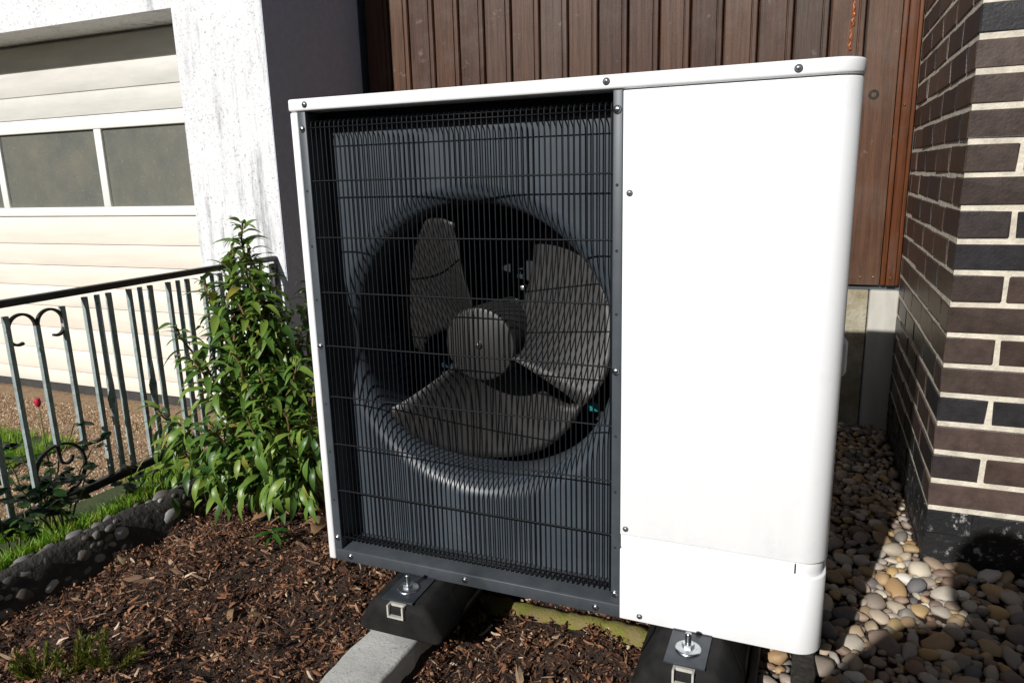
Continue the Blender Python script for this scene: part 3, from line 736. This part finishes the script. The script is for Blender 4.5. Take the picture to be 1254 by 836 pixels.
tops = [((297, 272), .46, 1.0), ((303, 300), .52, .9), ((287, 305), .44, 1), ((318, 318), .50, 1), ((276, 335), .46, 1), ((308, 345), .42, 1), ((292, 370), .40, 1), ((328, 375), .48, 1), ((214, 400), .30, 1), ((250, 345), .38, 1), ((268, 375), .50, 1), ((190, 500), .24, 1), ((330, 345), .58, 1), ((345, 390), .50, 1),
        ((378, 345), .66, 1), ((372, 400), .55, 1), ((236, 440), .26, 1), ((365, 440), .40, 1), ((285, 430), .30, 1), ((320, 450), .34, 1), ((215, 520), .24, 1), ((350, 500), .32, 1), ((255, 520), .22, 1), ((300, 500), .24, 1), ((383, 470), .46, 1), ((385, 540), .42, 1), ((205, 545), .24, 1), ((330, 560), .28, 1), ((280, 560), .22, 1), ((235, 565), .22, 1), ((375, 585), .36, 1)]
for (px, py), yy, _ in tops:
    tip = hit(px, py, 1, yy)
    b0 = base + Vector((rl.uniform(-.10, .14), rl.uniform(-.07, .07), -.02))
    n = max(6, int((tip - b0).length / .05))
    path_ = curve_pts(b0, tip, (rl.uniform(-.05, .05), rl.uniform(-.04, .02), -.01), n, rl, .010)
    r0 = .004 + .006 * (tip.z - .05)
    st_ = MB().tube(path_, [r0 * (1 - .75 * k / n) + .0009 for k in range(n + 1)], 6).build('stem', M['stem'], shrub, sm=True)
    total = sum((path_[k + 1] - path_[k]).length for k in range(n)); phi = rl.uniform(0, 6)
    cnt = int(total / (.0058 if tip.z > .72 else .0078)); 
    for q in range(cnt):
        s = .16 + .84 * (q + .5) / cnt; kf = s * n; k = min(int(kf), n - 1); p = path_[k].lerp(path_[k + 1], kf - k)
        phi += 2.4; el = rl.uniform(-.25, .45) if s < .9 else rl.uniform(.2, 1.0)
        if s < .35 and rl.random() < .35: continue
        p = p + Vector((rl.uniform(-1, 1), rl.uniform(-1, 1), rl.uniform(-.5, .5))) * (.035 if s < .9 else .008)
        d = Vector((math.cos(phi) * math.cos(el), math.sin(phi) * math.cos(el), math.sin(el)))
        pl.leaf(p, d, rl.uniform(.058, .122) * (1 if s < .94 else .75), rl.uniform(-.5, .5))
for k in range(150):        # hanging lower skirt
    px, py = rl.uniform(195, 388), rl.uniform(520, 612); p = hit(px, py, 1, rl.uniform(.18, .42))
    if p.z < .10: p.z = .10 + rl.uniform(0, .05)
    d = Vector((rl.uniform(-.6, .6), rl.uniform(-1, .1), rl.uniform(-1.2, -.2)))
    pl.leaf(p, d, rl.uniform(.07, .105), rl.uniform(-.6, .6))
pl.finish(rl)

# seedling in the mulch
sp0 = hit(345, 668, 2, .05); sprig = thing('seedling', 'small glossy green seedling growing alone in the bark mulch', 'seedling', sp0)
MB().tube([sp0 + Vector((0, 0, -.01)), sp0 + Vector((-.005, -.01, .03)), sp0 + Vector((-.012, -.02, .055))], [.003, .0025, .002], 6).build('stem', M['stem_green'], sprig, sm=True)
ps = Plant(sprig, pl.lm, M['sprig_leaf'], M['sprig_leaf'], 40)
for k in range(9):
    a = k * 2.4; ps.leaf(sp0 + Vector((-.012, -.02, .03 + .003 * k)), Vector((math.cos(a), math.sin(a), .35)), rl.uniform(.05, .075), rl.uniform(-.3, .3))
ps.finish(rl)
# dry leaves by the shrub
DL = ['large curled brown dead leaf between the shrub and the seedling', 'largest dead leaf, tan and folded, leaning by the white unit corner', 'narrow brown dead leaf just behind the seedling', 'tan dead leaf under the shrub twigs against the unit side',
      'short dark dead leaf under the middle of the shrub', 'yellowish dead leaf at the foot of the cobble edging', 'small dead leaf in the middle of the open bark mulch', 'small dead leaf on the mulch next to the shaded cobbles']
for k, (px, py, sz) in enumerate(((372, 640, .10), (385, 655, .11), (355, 632, .08), (395, 628, .09), (330, 628, .07), (148, 681, .06), (285, 745, .05), (95, 735, .05))):
    p = hit(px, py, 2, .062 if px > 300 else .05); dl = leaf_mesh(1, .42, .6, .5, k, .03).mesh('dry_leaf', True, False)
    o = link('dry_leaf', dl, None, M['dry_leaf']); o.matrix_world = Matrix.Translation(p) @ Matrix.Rotation(rl.uniform(0, 6.28), 4, 'Z') @ Matrix.Rotation(rl.uniform(-.3, .2), 4, 'Y') @ Matrix.Rotation(rl.uniform(-.5, .5), 4, 'X') @ Matrix.Scale(sz, 4)
    md = o.modifiers.new('s', 'SOLIDIFY'); md.thickness = .012
    tag(o, DL[k], 'leaf')

# juniper tips at the near edge of the bed
def juniper(px, py, h_, lean, label):
    b0 = hit(px, py, 2, .03); root = thing('juniper_sprig', label, 'juniper', b0)
    st_, nd = MB(), MB()
    for q in range(7):
        d = Vector((lean[0] + rl.uniform(-.5, .5), lean[1] + rl.uniform(-.5, .5), rl.uniform(.5, 1))).normalized(); L = h_ * rl.uniform(.6, 1)
        p1 = b0 + d * L; st_.tube([b0, b0.lerp(p1, .5) + Vector((0, 0, .006)), p1], [.0025, .0018, .0008], 5)
        for k in range(170):
            s = rl.uniform(.15, 1); p = b0.lerp(p1, s); a = rl.uniform(0, 6.28); u = d.orthogonal().normalized(); v_ = d.cross(u)
            e = (d * .9 + (u * math.cos(a) + v_ * math.sin(a)) * .8).normalized(); LL = rl.uniform(.012, .028) * (1.2 - .5 * s); wv = e.cross(d).normalized() * .0016
            nd.add([p - wv, p + wv, p + e * LL], [(0, 1, 2)])
    st_.build('stem', M['stem'], root); o = nd.build('needles', M['juniper'], root, fix=False); o['kind'] = 'stuff'
juniper(92, 838, .13, (-.1, .25), 'yellow-green juniper sprig at the near edge of the mulch')
juniper(128, 836, .12, (.2, .2), 'greener juniper sprig beside the yellow one in the mulch')
juniper(52, 842, .10, (-.3, .1), 'low yellow juniper sprig at the mulch edge')

# ------------------------------------------------------------------ stone edging
edge = thing('stone_edging', 'low cobble and mortar edging wall between lawn and mulch', 'edging wall', (-1.575, .1, -.05))
def ex(y): return -1.575 + .030 * math.sin(y * 2.1 + .4) + .015 * nz(y, 0, 5, 3)
eb = MB(); NY = 60; secs = [(-.10, -.12), (-.09, .07), (-.05, .115), (-.015, .128), (.006, .105), (.020, .06), (.036, .0), (.040, -.12)]
for k in range(NY + 1):
    y = -1.5 + 2.45 * k / NY
    for x, z in secs: eb.v.append((ex(y) + x + .010 * nz(x * 30 + k * .7, y * 9, 1, 2), y, z + .012 * nz(y * 9, x * 20, 1, 6)))
for k in range(NY):
    for e in range(7):
        a = k * 8 + e; eb.f.append((a, a + 1, a + 9, a + 8))
eb.f += [tuple(range(8)), tuple(NY * 8 + e for e in range(8))]
eb.build('mortar', M['old_mortar'], edge, sm=True)
rs_ = random.Random(31); done = []
for k in range(3500):
    y = rs_.uniform(-.75, .9); u = rs_.uniform(0, 1); a = .009 + .024 * rs_.random() ** 1.8
    if any((y - y2) ** 2 + ((u - u2) * .16) ** 2 < (a * .95 + a2 * .95) ** 2 for u2, y2, a2 in done): continue
    if len(done) >= 290: break
    done.append((u, y, a))
    p0, p1, tl = (Vector((-.045, 0, .118)), Vector((.0, 0, .118)), .5) if u < .3 else (Vector((.002, 0, .112)), Vector((.034, 0, .0)), 1.27)
    q = p0.lerp(p1, u / .3 if u < .3 else (u - .3) / .7)
    o = link('stone', PM[k % 12], edge)
    o.matrix_basis = Matrix.Translation((ex(y) + q.x - a * .30, y, q.z - a * .08)) @ Matrix.Rotation(tl + rs_.gauss(0, .15), 4, 'Y') @ Matrix.Rotation(rs_.uniform(-.6, .6), 4, 'Z') @ Matrix.Diagonal((a * .85, a * 1.35, a * .55, 1))
    o.material_slots[0].link = 'OBJECT'; o.material_slots[0].material = M['stone']

# ------------------------------------------------------------------ railing
RX = -1.92
rail = thing('iron_railing', 'weathered green-grey wrought iron railing with dark top rail and scrolls', 'railing', (RX, .5, -.05))
MB().box((RX - .014, -.9, .763), (RX + .014, YC - .004, .786)).build('top_rail', M['iron_dark'], rail, bevel=.003)
MB().box((RX - .014, -.9, .086), (RX + .014, YC - .03, .114)).build('bottom_rail', M['iron_dark'], rail, bevel=.003)
def bar(y, z0, z1, bulge=False):
    n = 14; pts, rr = [], []
    for k in range(n + 1):
        s = k / n; z = z0 + (z1 - z0) * s; pts.append((RX, y, z))
        rr.append(.0080 + (.010 * math.exp(-((s - .42) / .055) ** 2) if bulge else 0))
    b = MB()
    for k, (p, q) in enumerate(zip(pts, rr)):
        th = math.pi / 4 + (2.2 * max(0, min(1, (k / n - .30) / .25)) if bulge else 0)
        fx = .0080 if bulge else q
        for e in range(4):
            an = th + e * math.pi / 2; b.v.append((p[0] + math.cos(an) * fx * 1.3, p[1] + math.sin(an) * q * 1.3, p[2]))
    for k in range(n):
        for e in range(4):
            a = k * 4 + e; c = k * 4 + (e + 1) % 4; b.f.append((a, c, c + 4, a + 4))
    b.f += [(3, 2, 1, 0), tuple(n * 4 + e for e in range(4))]
    return b.build('bar', M['iron'], rail)
def strip(pts, w_=.012, t_=.004, name='scroll'):
    b = MB(); P_ = [Vector(p) for p in pts]
    for i, p in enumerate(P_):
        tn = (P_[min(i + 1, len(P_) - 1)] - P_[max(i - 1, 0)]).normalized(); nn = Vector((0, -tn.z, tn.y))
        for sx, sn in ((-1, -1), (1, -1), (1, 1), (-1, 1)): b.v.append(tuple(p + Vector((sx * w_ / 2, 0, 0)) + nn * (sn * t_)))
    m_ = len(P_)
    for k in range(m_ - 1):
        for e in range(4):
            a = k * 4 + e; c = k * 4 + (e + 1) % 4; b.f.append((a, c, c + 4, a + 4))
    b.f += [(3, 2, 1, 0), tuple((m_ - 1) * 4 + e for e in range(4))]
    return b.build(name, M['iron_dark'], rail)
def arc(cy, cz, r_, a0, a1, n=18, r1=None):
    return [(RX, cy + (r_ + ((r1 or r_) - r_) * k / n) * math.cos(R(a0 + (a1 - a0) * k / n)), cz + (r_ + ((r1 or r_) - r_) * k / n) * math.sin(R(a0 + (a1 - a0) * k / n))) for k in range(n + 1)]
def scroll_group(y0):
    bar(y0, .115, .735); bar(y0 + .0925, .285, .69); bar(y0 + .185, .235, .735)
    strip(arc(y0 + .046, .690, .043, 0, 165) + arc(y0 + .028, .668, .028, 170, 300)[1:])
    strip(arc(y0 + .139, .690, .043, 180, 15) + arc(y0 + .155, .672, .027, 10, -120)[1:])
    strip(arc(y0 + .0925, .203, .086, 90, 445, 36), name='ring')
    strip([(RX, y0 + .0925, .30), (RX, y0 + .0925, .25)] + arc(y0 + .118, .238, .025, 180, 360, 12, .018), name='curl')
def trio(y0):
    bar(y0, .115, .752); bar(y0 + .047, .115, .752, True); bar(y0 + .092, .115, .752)
scroll_group(.040)
for y0 in (.309, .484, .659): trio(y0)
trio(.834); trio(1.009)
trio(-.14); scroll_group(-.40); trio(-.58); trio(-.76)
MB().box((RX - .014, YC - .032, .07), (RX + .014, YC - .004, .752)).build('end_post', M['iron_dark'], rail, bevel=.003)

# ------------------------------------------------------------------ roses and lawn grass
def rose(x, y, h_, nst, nl, label, bud=False, spread=.16, group=None):
    b0 = Vector((x, y, lawn_z(x, y))); root = thing('rose_bush', label, 'rose bush', b0)
    pp = Plant(root, [leaf_mesh(1, .62, .35, .2, 60 + i, .0) for i in range(3)], M['rose_leaf'], M['rose_leaf'], 0)
    for q in range(nst):
        tip = b0 + Vector((rl.uniform(-spread, spread), rl.uniform(-spread, spread), h_ * rl.uniform(.65, 1)))
        c = curve_pts(b0 + Vector((rl.uniform(-.03, .03), rl.uniform(-.03, .03), 0)), tip, (0, 0, .03), 8, rl, .012)
        MB().tube(c, [.004 - .0025 * k / 8 for k in range(9)], 6).build('stem', M['stem_green'], root, sm=True)
        for k in range(nl):
            s = rl.uniform(.3, 1); kf = s * 8; i = min(int(kf), 7); p = c[i].lerp(c[i + 1], kf - i); a = rl.uniform(0, 6.28)
            d = Vector((math.cos(a), math.sin(a), rl.uniform(-.2, .5))); 
            for e in (-.8, 0, .8):
                d2 = Matrix.Rotation(e, 3, 'Z') @ d; pp.leaf(p + d * .02, d2, rl.uniform(.030, .052), rl.uniform(-.5, .5))
        if bud and q == 0:
            tp = hit(47, 497, 1, y); 
            c2 = curve_pts(b0, tp, (.02, 0, 0), 8, rl, .005); MB().tube(c2, [.004 - .0025 * k / 8 for k in range(9)], 6).build('stem', M['stem_green'], root, sm=True)
            MB().lathe([(.001, -.004), (.006, 0), (.0095, .008), (.0105, .016), (.008, .022), (.0085, .026), (.003, .024)], tp, 14, 'z').build('flower', M['rose'], root, sm=True)
    pp.finish(rl)
p = hit(45, 545, 0, -2.02); rose(p.x, p.y, .42, 6, 9, 'rose bush with a small red bud behind the railing scrolls', True)
p = hit(75, 640, 0, -1.76); rose(p.x, p.y, .24, 5, 8, 'low dark-leaved rose bush between railing and cobble edging')
p = hit(20, 660, 0, -1.78); rose(p.x, p.y - .02, .22, 4, 7, 'low rose bush with a yellowing leaf by the near cobbles')
p = hit(150, 600, 0, -1.80); rose(p.x, p.y, .16, 3, 5, 'small sparse rose shoot in the bright grass')
gr = MB(); rg = random.Random(3)
def grass(n, x0, x1, y0, y1, hmin, hmax):
    for _ in range(n):
        x = rg.uniform(x0, x1); y = rg.uniform(y0, y1)
        if nz(x, y, 3, 4) < -.32: continue
        z = lawn_z(x, y); h_ = rg.uniform(hmin, hmax); a = rg.uniform(0, 6.28); w_ = rg.uniform(.0012, .0026)
        dx, dy = math.cos(a), math.sin(a); l_ = rg.uniform(.1, .8) * h_; b_ = rg.uniform(0, 6.28); lx, ly = math.cos(b_) * l_, math.sin(b_) * l_
        gr.add([(x - dx * w_, y - dy * w_, z), (x + dx * w_, y + dy * w_, z), (x + dx * w_ * .7 + lx * .35, y + dy * w_ * .7 + ly * .35, z + h_ * .6), (x - dx * w_ * .7 + lx * .35, y - dy * w_ * .7 + ly * .35, z + h_ * .6), (x + lx, y + ly, z + h_)], [(0, 1, 2, 3), (3, 2, 4)])
grass(20000, -2.18, -1.63, -.55, .80, .018, .050)
grass(9000, -3.9, -2.78, -.1, .82, .02, .055)
go = gr.build('lawn_grass', M['grass_i'], fix=False); tag(go, 'bright green lawn grass behind the iron railing', 'grass', kind='stuff')
# fine gravel on the drive
gq = MB(); rq = random.Random(8); TET = [(1, 0, -.3), (-.5, .85, -.3), (-.5, -.85, -.3), (.1, 0, .8), (.6, .6, .2)]
for _ in range(16000):
    x = rq.uniform(-4.3, -1.9); y = rq.uniform(.05, 1.32)
    if x < -2.80 and y < .80 or x > -2.16 and y < .76: continue
    s = rq.uniform(.004, .0095); z = drive_z(x, y) + s * .2; a = rq.uniform(0, 6.28); c, d = math.cos(a) * s, math.sin(a) * s
    gq.add([(x + u * c - v_ * d * .8, y + u * d + v_ * c * .8, z + w_ * s) for u, v_, w_ in TET], [(0, 4, 3), (4, 1, 3), (1, 2, 3), (2, 0, 3), (0, 1, 4)])
go = gq.build('drive_gravel', M['grit_i'], drive, fix=False); go['kind'] = 'stuff'

# ------------------------------------------------------------------ the photographer, whose shadow lies on pebbles and pier
def person(x, y, z):
    root = thing('person', 'person in a dark jacket standing and holding a camera at chest height', 'person', (x, y, z))
    J = {'pelvis': (0, 0, .93, .155, .11), 'belly': (0, .01, 1.08, .15, .11), 'chest': (0, .02, 1.26, .175, .12), 'neckb': (0, .0, 1.40, .07, .065), 'neck': (0, .01, 1.47, .06, .06), 'head': (0, .03, 1.56, .088, .10), 'crown': (0, .02, 1.64, .075, .085)}
    E_ = [('pelvis', 'belly'), ('belly', 'chest'), ('chest', 'neckb'), ('neckb', 'neck'), ('neck', 'head'), ('head', 'crown')]
    for s, sd_ in ((-1, 'l'), (1, 'r')):
        J.update({sd_ + 'sh': (s * .18, .0, 1.345, .062, .062), sd_ + 'el': (s * .30, .04, 1.13, .052, .052), sd_ + 'wr': (s * .10 + .05, .25, 1.10, .034, .034), sd_ + 'pa': (s * .075 + .05, .285, 1.10, .03, .03),
                  sd_ + 'hp': (s * .10, 0, .88, .10, .10), sd_ + 'kn': (s * .12, .02, .49, .065, .065), sd_ + 'an': (s * .13, -.01, .09, .045, .045), sd_ + 'to': (s * .15, .14, .04, .04, .03)})
        E_ += [('chest', sd_ + 'sh'), (sd_ + 'sh', sd_ + 'el'), (sd_ + 'el', sd_ + 'wr'), (sd_ + 'wr', sd_ + 'pa'), ('pelvis', sd_ + 'hp'), (sd_ + 'hp', sd_ + 'kn'), (sd_ + 'kn', sd_ + 'an'), (sd_ + 'an', sd_ + 'to')]
        for f_ in range(5):
            J[f'{sd_}f{f_}'] = (s * .055 + .05, .31 - .006 * f_, 1.125 - .018 * f_, .009, .009); E_.append((sd_ + 'pa', f'{sd_}f{f_}'))
    nm = list(J); me = bpy.data.meshes.new('body'); me.from_pydata([(x + J[k][0], y + J[k][1], z + J[k][2]) for k in nm], [(nm.index(a), nm.index(b_)) for a, b_ in E_], [])
    o = link('body', me, root, M['jacket']); md = o.modifiers.new('skin', 'SKIN')
    for i, k in enumerate(nm):
        sv = me.skin_vertices[0].data[i]; sv.radius = J[k][3:5]; sv.use_root = (k == 'pelvis')
    md.use_smooth_shade = True; o.modifiers.new('sub', 'SUBSURF').levels = 1
    hr = MB().lathe([(.118, -.10), (.125, -.03), (.118, .04), (.09, .085), (.045, .108), (.001, .114)], (x, y - .005, z + 1.60), 20, 'z'); hr.build('hair', M['bark'], root, sm=True)
    return root
person(.27, -1.86, -.03)
cb = thing('photo_camera', 'black photo camera held by the person', 'camera', (.32, -1.50, 1.03))
MB().box((.255, -1.535, 1.045), (.385, -1.475, 1.135)).build('body', M['black_plastic'], cb, bevel=.008)
MB().lathe([(.035, -.062), (.037, .0), (.030, .001)], (.335, -1.412, 1.09), 20).build('lens', M['black_plastic'], cb, sm=True)

# ------------------------------------------------------------------ unseen eaves and hedgerows, added to hold back sky light
ev = thing('added_eaves', 'added wooden roof overhang holding back sky light high above the brick pier', 'roof', (-.2, 2.0, 3.1))
MB().box((-.30, .28, 3.12), (3.2, 3.4, 3.26)).build('roof_slab', M['concrete'], ev)  # invented overhang, cuts the sky light from above
for k in range(10): MB().box((-.28 + k * .20, .30, 3.095), (-.095 + k * .20, 2.09, 3.1195)).build('soffit_board', M['trim_wood'], ev)
hl = leaf_mesh(1, .5, .4, .2, 5); rh = random.Random(14)
def added_hedge(label, p0, p1, height, dens, shoots=False):  # leaf screens out of view, added to shut out low sky light
    p0, p1 = Vector(p0), Vector(p1); L = (p1 - p0).length; dv = (p1 - p0) / L; nv = Vector((-dv.y, dv.x, 0)); mid = (p0 + p1) / 2
    hg = thing('added_hedge', label, 'added_hedge', mid); hm = MB()
    top = lambda u: height + .30 * nz(u, 0, 1.3, 4) + .12 * nz(u, 2, 4.1, 4)
    core = MB(); n = int(L / .4)
    for k in range(n + 1):
        u = L * k / n; c = p0 + dv * u
        for sgn, z in ((-1, -.1), (-1, top(u) - .2), (1, top(u) - .2), (1, -.1)): core.v.append(tuple(c + nv * (sgn * .18) + Vector((0, 0, z))))
    for k in range(n):
        for e in range(3): a = k * 4 + e; core.f.append((a, a + 1, a + 5, a + 4))
    core.build('blocking_core', M['bark'], hg)  # solid core, keeps light from leaking between the leaves
    for k in range(int(L * dens)):
        u = rh.uniform(0, L); c = p0 + dv * u + nv * rh.uniform(-.32, .32)
        m_ = Matrix.Translation(c + Vector((0, 0, top(u) * rh.random() ** .6))) @ Matrix.Rotation(rh.uniform(0, 6.28), 4, 'Z') @ Matrix.Rotation(rh.uniform(-1, 1), 4, 'Y') @ Matrix.Rotation(rh.uniform(-1, 1), 4, 'X') @ Matrix.Scale(rh.uniform(.10, .18), 4)
        hm.add([m_ @ Vector(q) for q in hl.v], hl.f)
    if shoots:              # loose shoots standing above the clipped top
        for q in range(6):
            x = -2.0 + q * .26 + rh.uniform(-.05, .05); h_ = rh.uniform(3.5, 3.86); sx = rh.uniform(-.12, .12)
            for k in range(16):
                u = rh.uniform(.1, 1); m_ = Matrix.Translation((x + sx * u + rh.uniform(-.04, .04), -6.2 + rh.uniform(-.1, .1), 3.0 + (h_ - 3.0) * u)) @ Matrix.Rotation(rh.uniform(0, 6.28), 4, 'Z') @ Matrix.Rotation(rh.uniform(-1, 1), 4, 'Y') @ Matrix.Rotation(rh.uniform(-1, 1), 4, 'X') @ Matrix.Scale(rh.uniform(.03, .055), 4)
                hm.add([m_ @ Vector(c) for c in hl.v], hl.f)
    o = hm.build('foliage', M['leaf_i'], hg, fix=False); o['kind'] = 'stuff'
added_hedge('tall dark green hedgerow added behind the photographer to hold back sky light', (-9, -6.3, -.03), (4, -6.3, -.03), 3.05, 450, True)
added_hedge('green hedgerow added along the side beyond the brick pier to hold back sky light', (3.4, -6, -.03), (3.4, .7, -.03), 3.0, 500)
added_hedge('tall hedgerow added at the far side of the gravel drive to hold back sky light', (-8.2, -6, -.03), (-8.2, 1.2, -.03), 3.6, 350)
